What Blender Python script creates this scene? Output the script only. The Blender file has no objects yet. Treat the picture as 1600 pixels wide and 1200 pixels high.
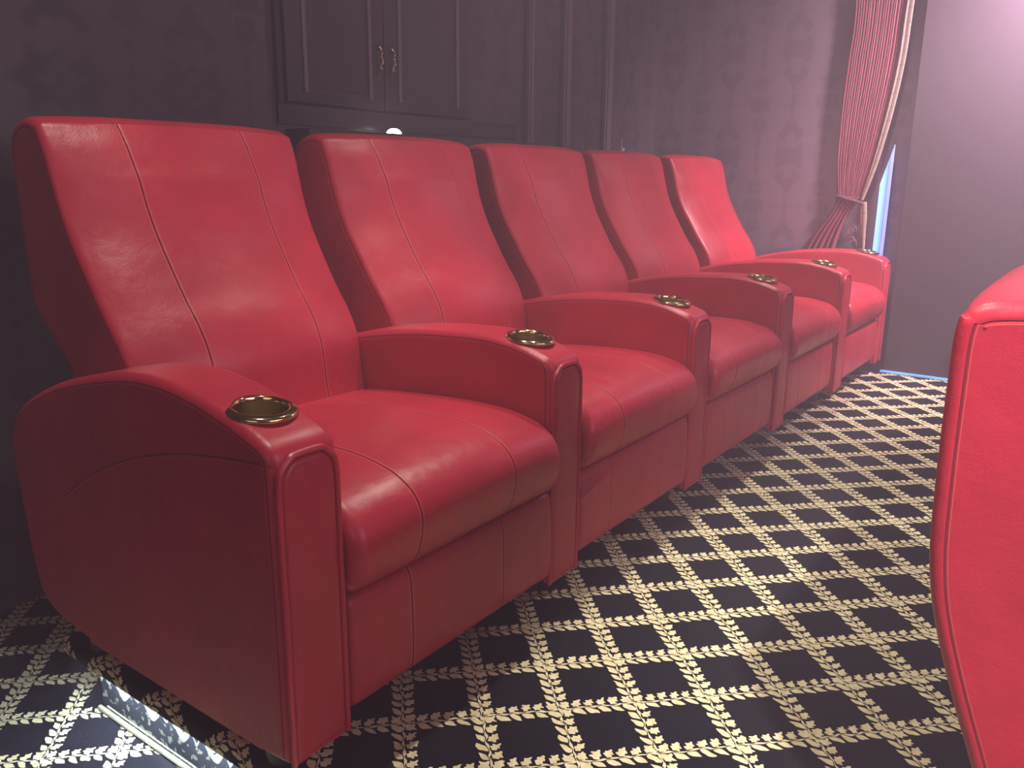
import bpy, bmesh, math, random
from mathutils import Vector, Matrix
random.seed(4)
SC = bpy.context.scene
COL = SC.collection
R = math.radians

# ------------------------------------------------------------------ camera
F_PX, YAW, PITCH, ROLL = 1295.9, .6268, .2446, .0095
CAM = Vector((-.809, -.9034, .9398))
fw = Vector((math.cos(YAW)*math.cos(PITCH), math.sin(YAW)*math.cos(PITCH), -math.sin(PITCH)))
r0 = Vector((math.sin(YAW), -math.cos(YAW), 0)); u0 = r0.cross(fw)
rt = r0*math.cos(ROLL) + u0*math.sin(ROLL); up = u0*math.cos(ROLL) - r0*math.sin(ROLL)
cd = bpy.data.cameras.new('camera'); cam = bpy.data.objects.new('camera', cd); COL.objects.link(cam)
cam.matrix_world = Matrix(((rt.x, up.x, -fw.x, CAM.x), (rt.y, up.y, -fw.y, CAM.y), (rt.z, up.z, -fw.z, CAM.z), (0, 0, 0, 1)))
cd.sensor_fit = 'HORIZONTAL'; cd.sensor_width = 36; cd.lens = 36*F_PX/1600; cd.clip_start = .02; cd.clip_end = 50
SC.camera = cam

# ------------------------------------------------------------------ world, exposure
w = bpy.data.worlds.new('world'); SC.world = w; w.use_nodes = True
w.node_tree.nodes['Background'].inputs[0].default_value = (.75, .68, .85, 1)
w.node_tree.nodes['Background'].inputs[1].default_value = .05
_v = w.node_tree.nodes.new('ShaderNodeVolumeScatter')            # thin scatter volume added to imitate the veiling glare of the lens
_v.inputs['Color'].default_value = (1, .74, .96, 1); _v.inputs['Density'].default_value = .065
w.node_tree.links.new(_v.outputs[0], w.node_tree.nodes['World Output'].inputs['Volume'])
SC.view_settings.view_transform = 'Standard'; SC.view_settings.look = 'None'
SC.view_settings.gamma = 1; SC.view_settings.exposure = .3
SC.view_settings.use_curve_mapping = False
try:
    SC.cycles.use_denoising = True
    SC.cycles.denoiser = 'OPENIMAGEDENOISE'
except Exception: pass

# ------------------------------------------------------------------ lamps of the room, and added lights
def spot(name, loc, target, power, size, color=(1, .93, .86), blend=.6, radius=.05):
    l = bpy.data.lights.new(name, 'SPOT'); l.energy = power; l.spot_size = R(size); l.spot_blend = blend
    l.color = color; l.shadow_soft_size = radius
    o = bpy.data.objects.new(name, l); COL.objects.link(o); o.location = loc
    o.rotation_euler = (Vector(target)-Vector(loc)).to_track_quat('-Z', 'Y').to_euler(); return o
def area(name, loc, target, power, sx, sy, color=(1, 1, 1)):
    l = bpy.data.lights.new(name, 'AREA'); l.energy = power; l.shape = 'RECTANGLE'; l.size = sx; l.size_y = sy; l.color = color
    o = bpy.data.objects.new(name, l); COL.objects.link(o); o.location = loc
    o.rotation_euler = (Vector(target)-Vector(loc)).to_track_quat('-Z', 'Y').to_euler(); return o
WARM = (1, .93, .84)
# recessed downlights over the row of chairs: two narrow ones, three broad ones
spot('row_downlight', (.78, .30, 2.6), (.80, .16, 0), 90, 38, WARM, .6)
spot('row_downlight', (2.98, .30, 2.6), (2.98, .16, 0), 90, 34, WARM, .6)
for lx in (.12, 1.45, 2.75):
    spot('aisle_downlight', (lx, .13, 2.58), (lx, -.30, 0), 74, 92, WARM, .6, .03)
# downlight over the front row, and a spot added to imitate lens glow on the side wall
spot('front_row_downlight', (-.75, -1.55, 2.5), (.25, -1.15, .65), 480, 40, (1, .9, .9), .8)
spot('wall_glow_spot', (3.20, -.98, 2.30), (3.6, -.80, 1.75), 600, 130, (1, .70, .84), 1, .1)
# added fill lights without a real source, from the front end and the left
area('front_fill', (.8, -4.2, 1.9), (1.2, .3, .7), 60, 3.0, 1.6, (1, .72, .90))
area('left_fill', (-2.9, -1.2, 1.6), (0, .4, .5), 10, 2.2, 1.4, (1, .72, .82))

# ------------------------------------------------------------------ shader helpers
class S:
    """a node socket with arithmetic"""
    def __init__(s, nt, k): s.nt, s.k = nt, k
    def op(s, o, b=None, c=None):
        n = s.nt.nodes.new('ShaderNodeMath'); n.operation = o
        for i, v in enumerate((s, b, c)):
            if v is None: continue
            if isinstance(v, S): s.nt.links.new(v.k, n.inputs[i])
            else: n.inputs[i].default_value = v
        return S(s.nt, n.outputs[0])
    def __add__(s, b): return s.op('ADD', b)
    def __radd__(s, b): return s.op('ADD', b)
    def __sub__(s, b): return s.op('SUBTRACT', b)
    def __rsub__(s, b): return (s*-1)+b
    def __mul__(s, b): return s.op('MULTIPLY', b)
    def __rmul__(s, b): return s.op('MULTIPLY', b)
    def abs(s): return s.op('ABSOLUTE')
    def frac(s): return s.op('FRACT')
    def round(s): return s.op('ROUND')
    def sin(s): return s.op('SINE')
    def lt(s, b): return s.op('LESS_THAN', b)
    def gt(s, b): return s.op('GREATER_THAN', b)
    def max(s, b): return s.op('MAXIMUM', b)
    def min(s, b): return s.op('MINIMUM', b)
    def ping(s, b): return s.op('PINGPONG', b)
def new_mat(name):
    m = bpy.data.materials.new(name); m.use_nodes = True
    return m, m.node_tree, m.node_tree.nodes['Principled BSDF']
def coords(nt):
    t = nt.nodes.new('ShaderNodeTexCoord'); x = nt.nodes.new('ShaderNodeSeparateXYZ')
    nt.links.new(t.outputs['Object'], x.inputs[0])
    return t.outputs['Object'], S(nt, x.outputs[0]), S(nt, x.outputs[1]), S(nt, x.outputs[2])
def noise(nt, vec, scale, detail=2, rough=.5, out=0):
    n = nt.nodes.new('ShaderNodeTexNoise'); n.inputs['Scale'].default_value = scale
    n.inputs['Detail'].default_value = detail; n.inputs['Roughness'].default_value = rough
    if vec is not None: nt.links.new(vec, n.inputs['Vector'])
    return S(nt, n.outputs[out])
def comb(nt, x, y, z):
    n = nt.nodes.new('ShaderNodeCombineXYZ')
    for i, v in enumerate((x, y, z)):
        if isinstance(v, S): nt.links.new(v.k, n.inputs[i])
        else: n.inputs[i].default_value = v
    return n.outputs[0]
def mix(nt, f, a, b):
    n = nt.nodes.new('ShaderNodeMix'); n.data_type = 'RGBA'
    if isinstance(f, S): nt.links.new(f.k, n.inputs[0])
    else: n.inputs[0].default_value = f
    for i, v in ((6, a), (7, b)):
        if isinstance(v, (tuple, list)): n.inputs[i].default_value = (*v, 1)
        else: nt.links.new(v, n.inputs[i])
    return n.outputs[2]
def bump(nt, b, h, strength, dist=.001):
    n = nt.nodes.new('ShaderNodeBump'); n.inputs['Strength'].default_value = strength; n.inputs['Distance'].default_value = dist
    nt.links.new(h.k, n.inputs['Height']); nt.links.new(n.outputs[0], b.inputs['Normal'])
def ramp01(s, lo, hi):
    n = s.nt.nodes.new('ShaderNodeMapRange'); n.inputs[1].default_value = lo; n.inputs[2].default_value = hi
    s.nt.links.new(s.k, n.inputs[0]); return S(s.nt, n.outputs[0])

def leather(name, c, rough=.38, grain=.34):
    m, nt, b = new_mat(name); v, x, y, z = coords(nt)
    big = noise(nt, v, 5, 3); fine = noise(nt, v, 420, 2); mid = noise(nt, v, 22, 3)
    col = mix(nt, ramp01(big, .35, .7), tuple(q*.88 for q in c), tuple(min(1, q*1.1) for q in c))
    nt.links.new(col, b.inputs['Base Color'])
    rr = mid*.16 + (rough-.08); nt.links.new(rr.k, b.inputs['Roughness'])
    b.inputs['Specular IOR Level'].default_value = .5
    h = fine*.35 + mid*2.2 + big*3.0
    bump(nt, b, h, grain, .0022); return m
def plain(name, c, rough=.5, metal=0, emit=None, es=0, spec=.5):
    m, nt, b = new_mat(name); b.inputs['Base Color'].default_value = (*c, 1)
    b.inputs['Roughness'].default_value = rough; b.inputs['Metallic'].default_value = metal
    b.inputs['Specular IOR Level'].default_value = spec
    if emit: b.inputs['Emission Color'].default_value = (*emit, 1); b.inputs['Emission Strength'].default_value = es
    return m

EDGE = .0996*math.sqrt(2)
def carpet(name, ox, oy, wrap=None, ink=(.008, .008, .013)):
    """black carpet woven with a diagonal trellis of straw coloured leaf garlands"""
    m, nt, b = new_mat(name); v, x, y, z = coords(nt)
    if wrap == 'x': x = x + z
    if wrap == 'y': y = y - z
    dv = comb(nt, x, y, 0)
    d1 = noise(nt, dv, 45, 1); d2 = noise(nt, comb(nt, x+3.7, y, 0), 45, 1)
    x = x + (d1-.5)*.012; y = y + (d2-.5)*.012
    k = 1/(2*.0996)
    A = ((x-ox) - (y-oy))*k; B = ((x-ox) + (y-oy))*k        # lattice coordinates, whole numbers on the garlands
    def garland(t, s, flip):
        s = s - s.round(); f = (t*6).frac(); a = s.abs()*6
        def leaf(cx, cy, ang, hl, hw, notch):
            dx = f-cx; dy = a-cy; c, sn = math.cos(ang), math.sin(ang)
            uu = (dx*c+dy*sn)*(1/hl); vv = (dy*c-dx*sn).abs()
            wd = (1-uu*uu)*(1-uu*.28)*hw
            if notch: wd = wd*((uu*8.5).sin()*.28+1)
            return (vv-wd).lt(0)
        almond = leaf(.53, .47, R(36), .60, .26, False); bud = leaf(.50, .55, R(50), .52, .33, True)
        side = (s*flip).gt(0); g = side*bud + (1-side)*almond
        stem = (a+(f*6.28).sin()*.04).lt(.06)
        return g.max(stem)
    g = garland(A, B, 1).max(garland(B, A, 1))
    tint = noise(nt, dv, 60, 2); wv = noise(nt, dv, 700, 1)
    gold = mix(nt, ramp01(tint, .35, .65), (.70, .56, .32), (.84, .73, .48))
    dark = mix(nt, ramp01(wv, .35, .65), tuple(q*.6 for q in ink), tuple(q*1.5 for q in ink))
    nt.links.new(mix(nt, g, dark, gold), b.inputs['Base Color'])
    b.inputs['Roughness'].default_value = .95; b.inputs['Specular IOR Level'].default_value = .1
    bump(nt, b, wv*.6+g*.8, .5, .0015); return m
def damask(name, uax, c0, c1, pw=.38, ph=.58, rough=.55):
    """wallpaper with a mirrored half-drop ornament"""
    m, nt, b = new_mat(name); v, x, y, z = coords(nt); u = {'x': x, 'y': y}[uax]
    def layer(du, dv, sc):
        pu = (u+du+20).ping(pw/2); pv = (z+dv+20).ping(ph/2)
        return noise(nt, comb(nt, pu, pv*1.0, sc), 12, 3, .6), pu, pv
    a, pu, pv = layer(0, 0, 3.1)
    ogee = ((pu*(6.283/pw*1)).sin()*.5 + (pv*(6.283/ph)).sin()*.5)
    f = a*1.5 + ogee*.42
    g = ramp01(f, .86, 1.04)
    nt.links.new(mix(nt, g, c0, c1), b.inputs['Base Color']); b.inputs['Roughness'].default_value = rough
    b.inputs['Specular IOR Level'].default_value = .35
    rr = g*-.18+rough; nt.links.new(rr.k, b.inputs['Roughness'])
    return m
def scroll(name):
    """navy riser fabric with cream acanthus scrolls"""
    m, nt, b = new_mat(name); v, x, y, z = coords(nt); q = y + x
    n = noise(nt, comb(nt, q, z, 0), 30, 2)
    ph = q*(6.283/.105)
    band = (z+.105 - ph.sin()*.022 + (n-.5)*.02).abs().lt(.0105)
    curl = ((ph*2+1.1).sin()*.018 - (z+.10) + (n-.5)*.05).abs().lt(.0055)
    spot_ = noise(nt, comb(nt, q, z, 2), 48, 3).gt(.58)
    g = band.max(curl).max(spot_*.75)
    nt.links.new(mix(nt, g, (.014, .02, .045), (.62, .62, .5)), b.inputs['Base Color'])
    b.inputs['Roughness'].default_value = .9; return m

M = {}
M['red'] = leather('red_leather', (.49, .022, .046))
M['panel'] = leather('red_leather_panel', (.45, .020, .043), .42)
M['seam'] = plain('seam_shadow', (.16, .006, .014), .6)
M['thread'] = plain('thread', (.62, .09, .09), .6)
M['brass'] = plain('polished_brass', (.80, .62, .30), .10, 1)
M['brass_in'] = plain('brass_bowl', (.52, .42, .22), .32, 1)
M['foot'] = plain('black_plastic', (.02, .02, .02), .5)
M['carpet'] = carpet('trellis_carpet', .116, -.003)
M['nose'] = carpet('trellis_carpet_nosing', .116, -.003, 'x')
M['lower'] = carpet('trellis_carpet_lower', -.205, .675)
M['scroll'] = scroll('riser_fabric')
M['cord'] = plain('braided_cord', (.30, .29, .20), .8)
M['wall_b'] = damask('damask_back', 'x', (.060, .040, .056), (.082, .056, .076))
M['wall_r'] = damask('damask_side', 'y', (.17, .115, .15), (.215, .150, .192), .34, .52)  # paler than the back wall: its stronger light is put into the colour
M['black'] = plain('black_fabric_wall', (.105, .080, .098), .95, spec=.1)  # lifted from black: the purple haze veil is put into the colour
M['wood'] = plain('dark_wood', (.060, .041, .055), .6)
M['moulding'] = plain('dark_wood_moulding', (.17, .125, .155), .5)
M['niche'] = plain('niche_shade', (.010, .010, .013), .25)  # near-black strip colour standing in for shade in the recess under the cabinet
M['ceil'] = plain('ceiling_paint', (.05, .045, .05), .9)
M['antique'] = plain('antique_brass', (.55, .42, .28), .35, 1)
M['silver'] = plain('worn_silver', (.75, .70, .68), .3, 1)

# ------------------------------------------------------------------ mesh helpers
def put(name, bm, mats, parent=None, sharp=38, recalc=True):
    if recalc: bmesh.ops.recalc_face_normals(bm, faces=bm.faces)
    me = bpy.data.meshes.new(name); bm.to_mesh(me); bm.free()
    for q in (mats if isinstance(mats, (list, tuple)) else [mats]): me.materials.append(q)
    for p in me.polygons: p.use_smooth = len(p.vertices) < 9
    me.set_sharp_from_angle(angle=R(sharp))
    o = bpy.data.objects.new(name, me); COL.objects.link(o)
    if parent: o.parent = parent
    return o
def tag(o, label=None, cat=None, group=None, kind=None):
    for k, v in (('label', label), ('category', cat), ('group', group), ('kind', kind)):
        if v: o[k] = v
    return o
def empty(name, loc, label, cat, group=None):
    o = bpy.data.objects.new(name, None); COL.objects.link(o); o.location = loc; o.empty_display_size = .1
    return tag(o, label, cat, group)
def add_box(bm, a, b, mi=0):
    vs = [bm.verts.new((x, y, z)) for x in (a[0], b[0]) for y in (a[1], b[1]) for z in (a[2], b[2])]
    for f in ((0, 1, 3, 2), (4, 6, 7, 5), (0, 4, 5, 1), (2, 3, 7, 6), (0, 2, 6, 4), (1, 5, 7, 3)):
        bm.faces.new([vs[i] for i in f]).material_index = mi
def bevel_all(bm, r, seg=3):
    bmesh.ops.bevel(bm, geom=list(bm.edges)+list(bm.verts), offset=r, segments=seg, affect='EDGES', profile=.5)
def add_tube(bm, pts, r, n=8, mi=0, closed=False, taper=None):
    pts = [Vector(p) for p in pts]; rings = []; N = len(pts); ref = None
    for i, p in enumerate(pts):
        t = (pts[(i+1) % N]-pts[i-1]) if closed else (pts[min(i+1, N-1)]-pts[max(i-1, 0)])
        t.normalize()
        if ref is None: ref = t.orthogonal().normalized()
        ref = (ref - t*ref.dot(t)).normalized(); bi = t.cross(ref)
        rr = r*(taper(i/(N-1)) if taper else 1)
        rings.append([bm.verts.new(p + (ref*math.cos(2*math.pi*j/n)+bi*math.sin(2*math.pi*j/n))*rr) for j in range(n)])
    for i in range(N if closed else N-1):
        a, b = rings[i], rings[(i+1) % N]
        for j in range(n): bm.faces.new((a[j], a[(j+1) % n], b[(j+1) % n], b[j])).material_index = mi
    if not closed:
        bm.faces.new(rings[0][::-1]).material_index = mi; bm.faces.new(rings[-1]).material_index = mi
def add_lathe(bm, prof, n=40, M4=None, mi=None, closed=True):
    rings = []
    for (r, z) in prof:
        if r < 1e-5: rings.append([bm.verts.new((0, 0, z))])
        else: rings.append([bm.verts.new((r*math.cos(2*math.pi*j/n), r*math.sin(2*math.pi*j/n), z)) for j in range(n)])
    for i in range(len(rings)-1):
        a, b = rings[i], rings[i+1]; m_ = mi[i] if mi else 0
        for j in range(n):
            j2 = (j+1) % n
            if len(a) == 1: f = bm.faces.new((a[0], b[j], b[j2]))
            elif len(b) == 1: f = bm.faces.new((a[j], b[0], a[j2]))
            else: f = bm.faces.new((a[j], b[j], b[j2], a[j2]))
            f.material_index = m_
    if M4: bmesh.ops.transform(bm, matrix=M4, verts=bm.verts)
def crom(pts, n=6, closed=False):
    out = []; N = len(pts)
    for i in range(N if closed else N-1):
        g = lambda k: pts[k % N] if closed else pts[max(0, min(N-1, k))]
        p0, p1, p2, p3 = g(i-1), g(i), g(i+1), g(i+2)
        for s in range(n):
            t = s/n
            out.append(tuple(.5*(2*b+(c-a)*t+(2*a-5*b+4*c-d)*t*t+(3*b-a-3*c+d)*t**3) for a, b, c, d in zip(p0, p1, p2, p3)))
    if not closed: out.append(tuple(pts[-1]))
    return out
def path2d(*segs):
    """each seg is a smooth run of points; joints between runs stay crisp"""
    out = []
    for s in segs:
        q = crom(s, 6) if len(s) > 2 else [tuple(s[0])] + [tuple(s[0][i]+(s[1][i]-s[0][i])*k/8 for i in (0, 1)) for k in range(1, 9)]
        if out and (Vector(out[-1])-Vector(q[0])).length < 1e-6: q = q[1:]
        out += q
    if (Vector(out[0])-Vector(out[-1])).length < 1e-6: out.pop()
    return out
def inward(prof):
    N = len(prof); A = sum(prof[i][0]*prof[(i+1) % N][1]-prof[(i+1) % N][0]*prof[i][1] for i in range(N))
    sg = 1 if A > 0 else -1; res = []
    for i in range(N):
        p, c, n = Vector(prof[i-1]), Vector(prof[i]), Vector(prof[(i+1) % N])
        a = (c-p).normalized(); b = (n-c).normalized()
        na, nb = Vector((-a.y, a.x))*sg, Vector((-b.y, b.x))*sg
        m = (na+nb); m.normalize(); d = max(.5, m.dot(na)); res.append(m/d)
    return res
def add_pillow(bm, prof, secs, axis='x', wt=None, warp=None, cap_mi=0):
    """closed outline swept along an axis; secs = (position, inset, material of the strip that follows)"""
    inn = inward(prof); rings = []
    for s, ins, mi in secs:
        ring = []
        for i, (a, b) in enumerate(prof):
            k = ins if not wt else wt(i, a, b, s, ins)
            q = Vector((a, b))+inn[i]*k
            c = (s, q.x, q.y) if axis == 'x' else (q.x, s, q.y)
            if warp: c = warp(*c)
            ring.append(bm.verts.new(c))
        rings.append(ring)
    N = len(prof)
    for i in range(len(rings)-1):
        for j in range(N):
            f = bm.faces.new((rings[i][j], rings[i][(j+1) % N], rings[i+1][(j+1) % N], rings[i+1][j])); f.material_index = secs[i][2]
    for r_ in (rings[0], rings[-1]):
        f = bm.faces.new(r_); f.material_index = cap_mi
    return rings
def rounded(hw, r, n=6, x0=0, seams=(), extra=()):
    """sections of a sweep of half width hw with edge radius r and stitched seams"""
    L = []
    for i in range(n+1):
        a = math.pi/2*(1-i/n); L.append((-(hw-r)-r*math.sin(a), r*(1-math.cos(a)), 0))
    mid = []
    for s in seams:
        mid += [(s-.0075, 0, 0), (s-.0048, 0, 2), (s-.0034, 0, 0), (s-.0012, .0004, 1), (s, .0022, 1), (s+.0012, .0004, 0), (s+.0034, 0, 2), (s+.0048, 0, 0), (s+.0075, 0, 0)]
    pos = [-(hw-r)+(2*(hw-r))*k/14 for k in range(1, 14)]
    for p in pos:
        if all(abs(p-s) > .012 for s in seams): mid.append((p, 0, 0))
    mid.sort(key=lambda q: q[0]); Rr = [(-p, i, 0) for p, i, _ in reversed(L)]
    return [(p+x0, i, m) for p, i, m in L+mid+Rr]

# ------------------------------------------------------------------ the recliner
PITCHX = .72; AW = .128; CX = (PITCHX-AW)/2          # arm spacing, arm width, seat centre
ARM = path2d([(0, .06), (-.002, .30), (0, .532)],
             [(0, .532), (.004, .557), (.018, .573), (.045, .585)],
             [(.045, .585), (.10, .603), (.18, .622), (.27, .632), (.36, .628), (.47, .608), (.59, .578), (.70, .536), (.775, .492), (.812, .44), (.816, .38), (.800, .24), (.785, .15), (.765, .105), (.72, .078), (.65, .066), (.58, .06)],
             [(.58, .06), (0, .06)])
ARM_LOW = path2d([(0, .06), (-.002, .30), (0, .532)],
             [(0, .532), (.004, .557), (.018, .573), (.045, .583)],
             [(.045, .583), (.10, .598), (.18, .606), (.27, .604), (.36, .598), (.47, .584), (.59, .560), (.70, .525), (.775, .485), (.812, .435), (.816, .38), (.800, .24), (.785, .15), (.765, .105), (.72, .078), (.65, .066), (.58, .06)],
             [(.58, .06), (0, .06)])
def bool_hole(o, cyl_bm):
    me = bpy.data.meshes.new('cutter'); bmesh.ops.recalc_face_normals(cyl_bm, faces=cyl_bm.faces); cyl_bm.to_mesh(me); cyl_bm.free()
    c = bpy.data.objects.new('cutter', me); COL.objects.link(c)
    md = o.modifiers.new('hole', 'BOOLEAN'); md.object = c; md.operation = 'DIFFERENCE'; md.solver = 'EXACT'
    dg = bpy.context.evaluated_depsgraph_get(); dg.update()
    nm = bpy.data.meshes.new_from_object(o.evaluated_get(dg)); o.modifiers.clear(); o.data = nm
    bpy.data.objects.remove(c); return o
CUP = Matrix.Translation((0, .098, .6030)) @ Matrix.Rotation(R(7), 4, 'X')
def build_arm(parent, side_seam=False, ARM=ARM):
    bm = bmesh.new(); r = .020
    secs = []
    for a, m in ((90, 0), (80, 0), (72, 1), (68, 0), (50, 0), (30, 0), (12, 0), (0, 0)):
        t = R(a); secs.append((-(.064-r)-r*math.sin(t), r*(1-math.cos(t)) + (.0012 if a == 72 else 0), m))
    secs = [(-.064, .028, 0), (-.064, .0215, 0)] + secs[1:] + [(-.02, 0, 0), (0, 0, 0)]
    secs += [(-p, i, 0) for p, i, m in reversed(secs[:-1])]
    def wt(i, a, b, s, ins):
        if b < .0601 and a > .02: return min(ins, .006)
        return ins
    add_pillow(bm, ARM, secs, 'x', wt)
    o = put('armrest', bm, [M['red'], M['seam']], parent)
    cb = bmesh.new(); add_lathe(cb, [(0, -.09), (.0425, -.09), (.0425, .04), (0, .04)], 40, CUP)
    bool_hole(o, cb)
    for p in o.data.polygons: p.use_smooth = len(p.vertices) < 9 or abs(p.normal.x) < .9
    o.data.set_sharp_from_angle(angle=R(38)); o.location = (-.064, 0, 0)
    # inset front panel with its welt
    bm = bmesh.new(); hw = .050
    out = path2d([(-hw, .066), (-hw, .505)], [(-hw, .505), (-hw+.004, .528), (-hw+.016, .543), (-.022, .549), (.022, .549), (hw-.016, .543), (hw-.004, .528), (hw, .505)], [(hw, .505), (hw, .066)], [(hw, .066), (-hw, .066)])
    rr = .009; secs = [(.01, .0, 0), (.002, 0, 0)] + [(.004-rr*math.sin(R(a)), rr*(1-math.cos(R(a))), 0) for a in (0, 20, 40, 60, 75, 90)] + [(-.0053, .0105, 0)]
    add_pillow(bm, out, secs, 'y'); pn = put('front_panel', bm, [M['panel']], o)
    bm = bmesh.new(); wl = path2d([(-hw-.0045, .062), (-hw-.0045, .505)], [(-hw-.0045, .505), (-hw, .533), (-hw+.014, .548), (-.022, .555), (.022, .555), (hw-.014, .548), (hw, .533), (hw+.0045, .505)], [(hw+.0045, .505), (hw+.0045, .062)])
    wl = [q for q in wl]; pts = [(a, -.0005, b) for a, b in wl]
    add_tube(bm, pts[:], .0052, 8, 0); put('welt', bm, [M['red']], o)
    # brass cup holder
    bm = bmesh.new()
    prof = [(.0, -.066), (.030, -.066), (.0360, -.060), (.0392, -.045), (.0396, -.004), (.0402, .0012), (.0418, .0028), (.0440, .0032), (.0510, .0018), (.0540, -.0002), (.0552, -.0030), (.0545, -.0055), (.0420, -.0034), (.0420, -.068), (0, -.068)]
    mi = [1, 1, 1, 1, 0, 0, 0, 0, 0, 0, 0, 0, 0, 0]
    add_lathe(bm, prof, 48, CUP, mi); put('cup_holder', bm, [M['brass'], M['brass_in']], o, 50)
    for fy in (.10, .66):
        bm = bmesh.new(); add_lathe(bm, [(0, 0), (.026, 0), (.028, .01), (.024, .062), (0, .062)], 20, Matrix.Translation((0, fy, 0)))
        put('foot', bm, M['foot'], o)
    if side_seam:
        bm = bmesh.new(); P = [(.0, .548), (.05, .545), (.13, .536), (.22, .522), (.32, .497), (.42, .462), (.52, .415), (.6, .365)]
        add_tube(bm, [(-.0642, a, b) for a, b in crom(P, 6)], .0011, 6, 0); add_tube(bm, [(-.0640, a, b-.004) for a, b in crom(P, 6)], .0007, 6, 1)
        put('side_seam', bm, [M['seam'], M['thread']], o)
    return o

BACK = path2d([(.800, 1.036), (.835, 1.048), (.876, 1.043), (.912, 1.024), (.926, .99), (.930, .90), (.934, .78), (.933, .69), (.920, .648), (.884, .612), (.845, .578), (.815, .545), (.800, .48), (.800, .40)],
              [(.800, .40), (.54, .40)],
              [(.54, .40), (.555, .47), (.568, .56), (.596, .620), (.640, .680), (.688, .755), (.722, .815), (.746, .870), (.764, .930), (.780, .990), (.800, 1.036)])
BACK_UP = path2d([(.800, 1.004), (.835, 1.012), (.873, 1.012), (.912, 1.004), (.930, .98), (.932, .90), (.930, .78), (.926, .70), (.914, .63), (.888, .545), (.855, .455), (.835, .40)],
              [(.835, .40), (.54, .40)],
              [(.54, .40), (.555, .47), (.568, .56), (.596, .620), (.640, .680), (.688, .755), (.722, .815), (.746, .870), (.764, .930), (.780, .975), (.800, 1.004)])
def build_back(parent, BACK=BACK):
    bm = bmesh.new(); hw = .303; r = .017
    s0 = rounded(hw, r, 6, 0, (-.150, .140))
    s0 = [(-hw, .026, 0), (-hw, .0225, 2), (-hw, .0212, 0), (-hw+.0010, .0192, 1), (-hw+.0004, .0172, 0)] + s0[1:-1] + [(hw-.0004, .0172, 0), (hw-.0010, .0192, 0), (hw, .0212, 1), (hw, .0225, 2), (hw, .026, 0)]
    def wt(i, a, b, s, ins):
        front = a < .80 and b > .41 and (a < .79 or b > .95) and not (a > .79 and b < .9)
        if front:
            t = min(1, abs(s)/(hw-.012)); top = min(1, max(0, (1.036-b)/.12))
            ins = ins - (1-t**2.2)*(.016+.034*top)
            if s < 0: ins = ins + .0035*math.sin(b*31+1)*math.exp(-((t-.88)/.10)**2)
        elif b < .405: ins = min(ins, .004)
        elif b > .99: ins = ins + .009*(abs(s)/hw)**4 - .004
        return ins
    def hwz(z):
        return .955+.055*(z-.40)/.64
    def warp(x, y, z): return (x*hwz(z)+CX, y, z)
    add_pillow(bm, BACK, s0, 'x', wt, warp)
    return put('backrest', bm, [M['red'], M['seam'], M['thread']], parent, 35)
SEAT = path2d([(.02, .292), (-.004, .300), (-.021, .326), (-.028, .362), (-.022, .398), (.002, .428), (.048, .449), (.14, .461), (.30, .457), (.50, .44), (.60, .42)], [(.60, .42), (.60, .30)], [(.60, .30), (.02, .292)])
def build_seat(parent):
    bm = bmesh.new(); hw = .2945; r = .026
    s0 = rounded(hw, r, 6, CX, (-.150, .115))
    def wt(i, a, b, s, ins):
        t = min(1, abs(s-CX)/hw)
        q = min(1, max(0, (b-.33)/.10)); q = q*q*(3-2*q)
        ins = ins + (.014*(t*t) - .012)*q
        if b < .305 : ins = ins*.4
        return ins
    add_pillow(bm, SEAT, s0, 'x', wt)
    return put('seat_cushion', bm, [M['red'], M['seam'], M['thread']], parent, 35)
def build_foot(parent, fold=False):
    bm = bmesh.new(); hw = .2945; r = .014
    P = path2d([(.03, .086), (.008, .090), (-.002, .11), (-.004, .18), (-.001, .26), (.008, .285), (.03, .289)], [(.03, .289), (.10, .289)], [(.10, .289), (.10, .086)], [(.10, .086), (.03, .086)])
    s0 = rounded(hw, r, 5, CX, (-.150, .115))
    def warp(x, y, z):
        if fold:
            t = max(0, 1-(x-.0)/.20); ridge = math.exp(-((z-(.238+.12*(x-.0)))/.010)**2)
            y = y - .012*ridge*t + .006*t*math.exp(-((z-.262)/.012)**2)
        return (x, y, z)
    add_pillow(bm, P, s0, 'x', None, warp)
    return put('footrest_panel', bm, [M['panel'], M['seam'], M['thread']], parent, 35)
def build_base(parent):
    bm = bmesh.new(); add_box(bm, (.004, .11, .075), (.588, .75, .285)); bevel_all(bm, .015)
    add_box(bm, (.004, .57, .28), (.588, .75, .40))
    return put('base', bm, M['panel'], parent)

GR = 'red leather theatre recliners in the back row'
names = ['red leather recliner nearest the camera, at the left end of the back row',
         'second red recliner from the left, its lower front panel creased',
         'middle red recliner of the back row of five',
         'fourth red recliner from the left, brightly lit arm and seat',
         'farthest red recliner of the back row, beside the tied curtain']
first = empty('recliner_chair', (0, 0, 0), names[0], 'recliner', GR)
back0 = build_back(first); seat0 = build_seat(first); foot0 = build_foot(first); base0 = build_base(first)
arm0 = build_arm(first, True)
def copy_obj(o, parent, skip=()):
    c = o.copy(); COL.objects.link(c); c.parent = parent
    for ch in list(o.children):
        if ch.name.split('.')[0] not in skip: copy_obj(ch, c, skip)
    return c
arm1 = build_arm(first, False, ARM_LOW)
for k in range(1, 5):
    root = first.copy(); COL.objects.link(root); root.location = (PITCHX*k, [0, .012, .018, .012, 0][k], 0); root['label'] = names[k]
    bk = copy_obj(back0, root); bk.location.y = [0, 0, .015, .045, .060][k]      # the far ones lean back a little more
    copy_obj(seat0, root); copy_obj(base0, root)
    if k == 1: build_foot(root, True)
    else: copy_obj(foot0, root)
    copy_obj(arm1, root)
    if k == 4:
        a = copy_obj(arm1, root); a.location.x += PITCHX
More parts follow.
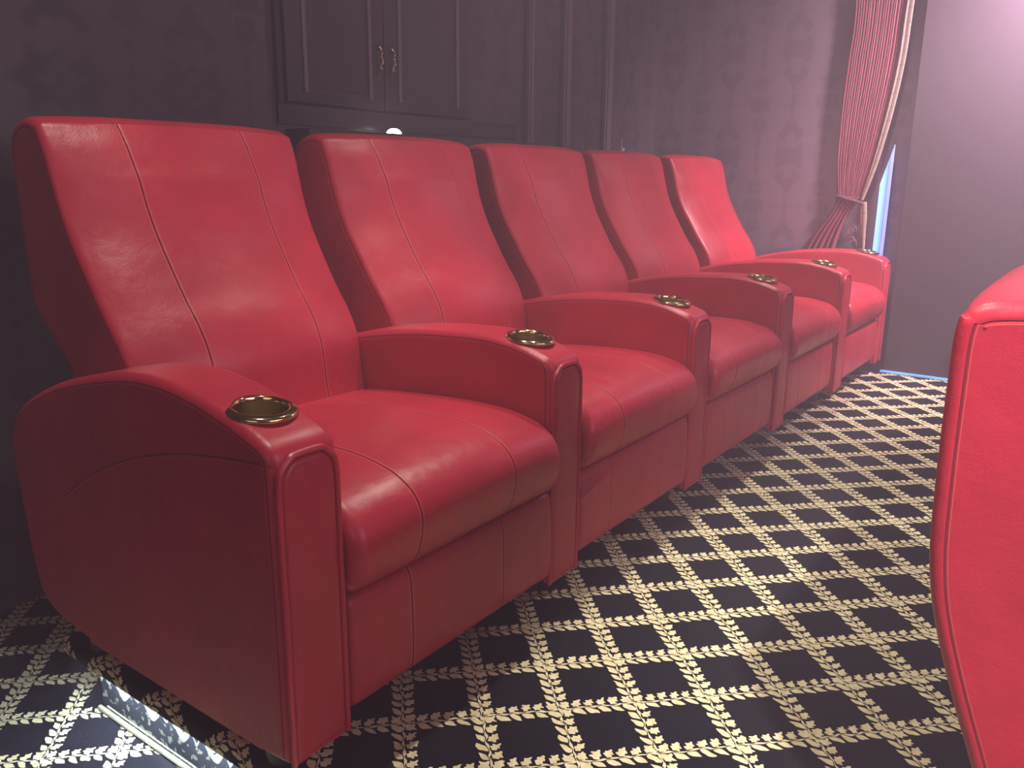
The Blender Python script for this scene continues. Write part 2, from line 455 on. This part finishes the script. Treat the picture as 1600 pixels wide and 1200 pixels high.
root = first.copy(); COL.objects.link(root); root.location = (.203, -1.70, -.19)
del root['group']; root['label'] = 'red leather recliner of the front row, its side and back cut by the right edge'
for q in (seat0, base0, foot0): copy_obj(q, root)
build_back(root, BACK_UP)
copy_obj(arm0, root, ('side_seam',)); a = copy_obj(arm1, root); a.location.x += PITCHX
for q in list(arm1.children)+[arm1]: bpy.data.objects.remove(q)

# ------------------------------------------------------------------ floors, platform, riser
LZ = -.19
def slab(name, a, b, mat, r=0):
    bm = bmesh.new(); add_box(bm, a, b)
    if r: bevel_all(bm, r, 4)
    return tag(put(name, bm, mat), kind='structure')
slab('floor', (-3.2, -5, LZ-.1), (3.8, 1.45, LZ), M['lower'])
slab('trim_1', (-.045, -.84, LZ), (3.60, .74, -.045), M['scroll'])          # riser under the platform
PX0, PX1, PY0, PY1 = -.10, 3.60, -.862, .79
bm = bmesh.new()
prof = [(0, 0), (-.006, -.0008), (-.012, -.004), (-.0165, -.010), (-.018, -.018), (-.0175, -.034), (-.0145, -.042), (-.008, -.046), (.04, -.047)]
ring = []
cr = .03                                                                   # rounded plan corner
plan = []
for cx, cy, a0 in ((PX0+cr, PY0+cr, 180), (PX1-cr, PY0+cr, 270), (PX1-cr, PY1-cr, 0), (PX0+cr, PY1-cr, 90)):
    for i in range(7):
        a = R(a0+90*i/6); plan.append((cx, cy, math.cos(a), math.sin(a)))
rings = []
for d, z in prof: rings.append([bm.verts.new((cx+(cr-.018-d)*c, cy+(cr-.018-d)*s, z)) for cx, cy, c, s in plan])
for i in range(len(rings)-1):
    for j in range(len(plan)):
        bm.faces.new((rings[i][j], rings[i][(j+1) % len(plan)], rings[i+1][(j+1) % len(plan)], rings[i+1][j])).material_index = 0
bm.faces.new(rings[0]).material_index = 1; bm.faces.new(rings[-1]).material_index = 1
tag(put('platform_floor', bm, [M['nose'], M['carpet']], None, 60), kind='structure')
# cord along the foot of the riser
bm = bmesh.new(); pts = []
add_tube(bm, [(-.054, y, LZ+.005) for y in [-.84+i*.02 for i in range(80)]], .0055, 8)
for i in range(300):
    y = -.84+i*.0052
    if y > .74: break
    bmesh.ops.create_icosphere(bm, subdivisions=1, radius=.0026, matrix=Matrix.Translation((-.0490, y, LZ+.014)))
tag(put('trim_2', bm, M['cord']), kind='structure')
# LED strip under the nosing
led = plain('led_strip', (.8, .9, 1), .4, 0, (.70, .86, 1), 140)
bm = bmesh.new(); add_box(bm, (-.062, -.84, -.0530), (-.050, .735, -.0482))
tag(put('led_strip', bm, led), 'white light strip tucked under the lip of the carpeted step', 'light strip')

# ------------------------------------------------------------------ walls
BW, RW = 1.35, 3.668
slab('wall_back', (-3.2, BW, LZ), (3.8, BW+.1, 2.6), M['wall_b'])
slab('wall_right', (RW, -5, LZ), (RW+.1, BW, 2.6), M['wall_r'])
slab('wall_left', (-3.3, -5, LZ), (-3.2, BW, 2.6), M['ceil'])
slab('ceiling', (-3.2, -5, 2.6), (3.8, BW, 2.7), M['ceil'])
o = slab('door_1', (3.602, -3.2, .012), (3.664, -.022, 2.45), M['black'], .003)
blue = plain('blue_light', (.2, .5, 1), .4, 0, (.10, .33, .90), .7)
blue2 = plain('violet_light', (.3, .4, 1), .4, 0, (.19, .24, .88), .7)
cyan = plain('cyan_light', (.4, .8, 1), .4, 0, (.08, .36, .90), .55)
bm = bmesh.new(); add_box(bm, (3.596, -3.2, .0), (3.603, -.01, .011))
tag(put('light_strip', bm, blue), 'line of blue light along the foot of the dark side wall', 'light strip')
t = empty('light_column', (3.62, 0, 0), 'upright blue light strip beside the curtain, tapering to a point', 'light strip')
def wedge(y0, y1, mat, nm):
    bm = bmesh.new(); top = lambda y: .93+(.094-y)/.044*.17
    pts = [(y0, .45), (y1, .45), (y1, top(y1)), (y0, top(y0))]
    a = [bm.verts.new((.0, p, z)) for p, z in pts]; b = [bm.verts.new((.012, p, z)) for p, z in pts]
    bm.faces.new(a); bm.faces.new(b[::-1])
    for i in range(len(pts)): bm.faces.new((a[i], b[i], b[(i+1) % len(pts)], a[(i+1) % len(pts)]))
    put(nm, bm, mat, t)
wedge(.048, .061, blue2, 'violet_band'); wedge(.0622, .0655, plain('deep_blue_light', (.2, .3, .8), .4, 0, (.10, .16, .62), .7), 'dark_band')
wedge(.0665, .0755, blue, 'blue_band'); wedge(.076, .096, cyan, 'cyan_band')

# ------------------------------------------------------------------ cabinetry on the back wall
bm = bmesh.new(); add_box(bm, (1.00, BW-.02, 1.165), (1.98, BW, 2.5))
cab = empty('wall_cabinet', (1.5, BW, 1.19), 'dark wooden cabinet with two tall doors on the back wall', 'cabinet')
cab.location = (0, 0, 0)
put('body', bm, M['wood'], cab)
def door(x0, x1, hx, nm='door'):
    bm = bmesh.new(); add_box(bm, (x0, BW-.038, 1.168), (x1, BW-.0205, 2.48)); bevel_all(bm, .002, 2)
    for (a, b, c, d) in ((x0+.065, x0+.080, 1.20, 2.42), (x1-.080, x1-.065, 1.20, 2.42)):
        add_box(bm, (a, BW-.046, c), (b, BW-.036, d), 1)
    for z in (1.20, 2.41): add_box(bm, (x0+.065, BW-.042, z), (x1-.065, BW-.036, z+.010), 0)
    d = put(nm, bm, [M['wood'], M['moulding']], cab)
    bm = bmesh.new(); P = []
    for i in range(25):
        t_ = i/24; P.append((hx+.0035*math.sin(t_*19), BW-.060+.010*abs(2*t_-1)**3*2, 1.285+.105*t_))
    add_tube(bm, P, .0042, 8, 0, False, lambda q: .35+.65*math.sin(math.pi*min(1, max(0, q)))**.6+.35*math.sin(q*38))
    for z in (1.305, 1.368): add_tube(bm, [(hx, BW-.036, z), (hx, BW-.060, z)], .003, 8)
    hd = put('handle', bm, M['antique'], d); hd['label'] = 'ornate brass door handle'
door(1.02, 1.455, 1.424); door(1.459, 1.93, 1.486)
slab('trim_3', (1.00, BW-.012, 1.10), (2.30, BW, 1.162), M['niche'])
for i, (x0, x1) in enumerate(((2.37, 2.41), (2.66, 2.715), (3.05, 3.115))):
    bm = bmesh.new(); add_box(bm, (x0, BW-.03, LZ), (x1, BW, 2.5)); bevel_all(bm, .006, 2)
    add_box(bm, (x0+.010, BW-.036, LZ), (x1-.010, BW-.028, 2.5))
    tag(put('trim_%d' % (4+i), bm, M['moulding']), kind='structure')
bm = bmesh.new(); add_box(bm, (1.03, .0, LZ), (2.30, .0, 1.09)) if False else add_box(bm, (1.03, BW-.12, LZ), (2.30, BW-.001, 1.085)); bevel_all(bm, .004, 2)
cnt = put('counter_cabinet', bm, M['wood']); tag(cnt, 'low dark cabinet with a counter top behind the chairs', 'cabinet')
bm = bmesh.new(); add_lathe(bm, [(0, 0), (.026, 0), (.027, .004), (.021, .013), (.012, .018), (0, .019)], 24)
lamp = put('counter_lamp', bm, plain('lamp_glow', (1, 1, 1), .3, 0, (1, .93, .9), 7)); lamp.location = (1.46, BW-.075, 1.086)
tag(lamp, 'small glowing white lamp on the dark counter below the cabinet', 'lamp')
# little metal fitting standing up behind the fourth chair
bm = bmesh.new(); add_tube(bm, [(0, 0, 0), (0, 0, .05), (.001, 0, .11), (0, 0, .15)], .0045, 8, 0, False, lambda q: 1-.75*q)
add_tube(bm, [(0, 0, .075), (.010, 0, .08), (.020, 0, .088), (.022, 0, .098), (.014, 0, .102)], .0028, 8)
kn = put('door_fitting', bm, M['silver']); kn.location = (3.215, BW-.04, .995)
tag(kn, 'slim pale metal catch on the back wall, just above the fourth chair', 'fitting')
bm = bmesh.new(); add_tube(bm, [(3.215, BW+.001, 1.02), (3.215, BW-.04, 1.02)], .003, 8)
q = put('mount', bm, M['silver']); q.parent = kn; q.matrix_parent_inverse = Matrix.Translation((-3.215, -(BW-.04), -.995))

# ------------------------------------------------------------------ curtain
cur = empty('curtain', (3.62, .17, 0), 'sheer red pleated curtain tied back beside the blue light', 'curtain')
cur.location = (0, 0, 0)
mc, nt, b = new_mat('sheer_red'); v, x, y, z = coords(nt)
b.inputs['Base Color'].default_value = (.34, .065, .09, 1); b.inputs['Roughness'].default_value = .8
n_ = noise(nt, comb(nt, y*60, z*1.0, 0), 1.5, 2); nt.links.new(mix(nt, ramp01(n_, .3, .7), (.21, .042, .062), (.25, .055, .075)), b.inputs['Base Color'])
mt, nt, b = new_mat('gold_trim'); v, x, y, z = coords(nt)
f = ((z*16).frac()-.5).abs().lt(.06); nt.links.new(mix(nt, f*.35, (.36, .27, .23), (.15, .10, .10)), b.inputs['Base Color']); b.inputs['Roughness'].default_value = .7
def sheet(name, rows, mat, nfold, amp, parent, x0=3.617, edge=None, th=.003, nu=90):
    """rows: (z, y_left, y_right); pleats run down the cloth"""
    bm = bmesh.new(); g = []
    for z, ya, yb in crom(rows, 8):
        r_ = []
        for i in range(nu+1):
            t_ = i/nu; wob = math.sin(t_*nfold*2*math.pi + .6*math.sin(z*3))
            r_.append(bm.verts.new((x0 + amp*wob, ya+(yb-ya)*t_ + .0015*math.sin(t_*41), z)))
        g.append(r_)
    for i in range(len(g)-1):
        for j in range(nu): bm.faces.new((g[i][j], g[i][j+1], g[i+1][j+1], g[i+1][j]))
    o = put(name, bm, mat, parent, 80); md = o.modifiers.new('solid', 'SOLIDIFY'); md.thickness = th; return o
sheet('upper_drape', [(2.5, .36, .03), (1.776, .305, .066), (1.5, .312, .075), (1.27, .318, .100), (1.05, .312, .135), (.93, .300, .160), (.84, .285, .180)], mc, 21, .0026, cur, 3.636)
sheet('lower_drape', [(.86, .285, .185), (.78, .318, .232), (.70, .372, .262), (.60, .43, .285), (.4, .50, .32), (.1, .54, .34), (-.1, .55, .35)], mc, 5, .010, cur, 3.638)
sheet('edge_trim', [(2.5, .03, .005), (1.776, .068, .036), (1.5, .077, .046), (1.27, .102, .072), (1.05, .137, .112), (.93, .162, .142), (.84, .182, .170)], mt, 1, .002, cur, 3.627, nu=8)
sheet('lower_trim', [(.835, .176, .150), (.77, .172, .142), (.70, .163, .140), (.62, .150, .138), (.58, .143, .138)], mt, 1, .002, cur, 3.624, nu=8)
bm = bmesh.new()
add_tube(bm, [(3.625, .165, .825), (3.622, .2, .838), (3.622, .25, .848), (3.627, .292, .862), (3.66, .300, .868)], .009, 10)
tb = put('tieback', bm, plain('tieback_cloth', (.10, .03, .045), .7), cur)
bm = bmesh.new()
def curl(cy, cz, r0_, a0, a1, n=22):
    return [(3.652, cy+r0_*(1-.45*i/n)*math.cos(R(a0+(a1-a0)*i/n)), cz+r0_*(1-.45*i/n)*math.sin(R(a0+(a1-a0)*i/n))) for i in range(n+1)]
add_tube(bm, curl(.213, .690, .016, -60, 250), .0030, 8); add_tube(bm, curl(.210, .645, .020, 20, 330), .0030, 8)
add_tube(bm, crom([(3.652, .205, .668), (3.652, .200, .655), (3.652, .186, .640), (3.652, .183, .620)], 6), .0028, 8)
add_tube(bm, crom([(3.652, .214, .70), (3.652, .199, .712), (3.652, .189, .700), (3.652, .191, .685)], 6), .0026, 8)
hk = put('tieback_hook', bm, M['silver'], cur); hk['label'] = 'curled pale metal tieback hook'
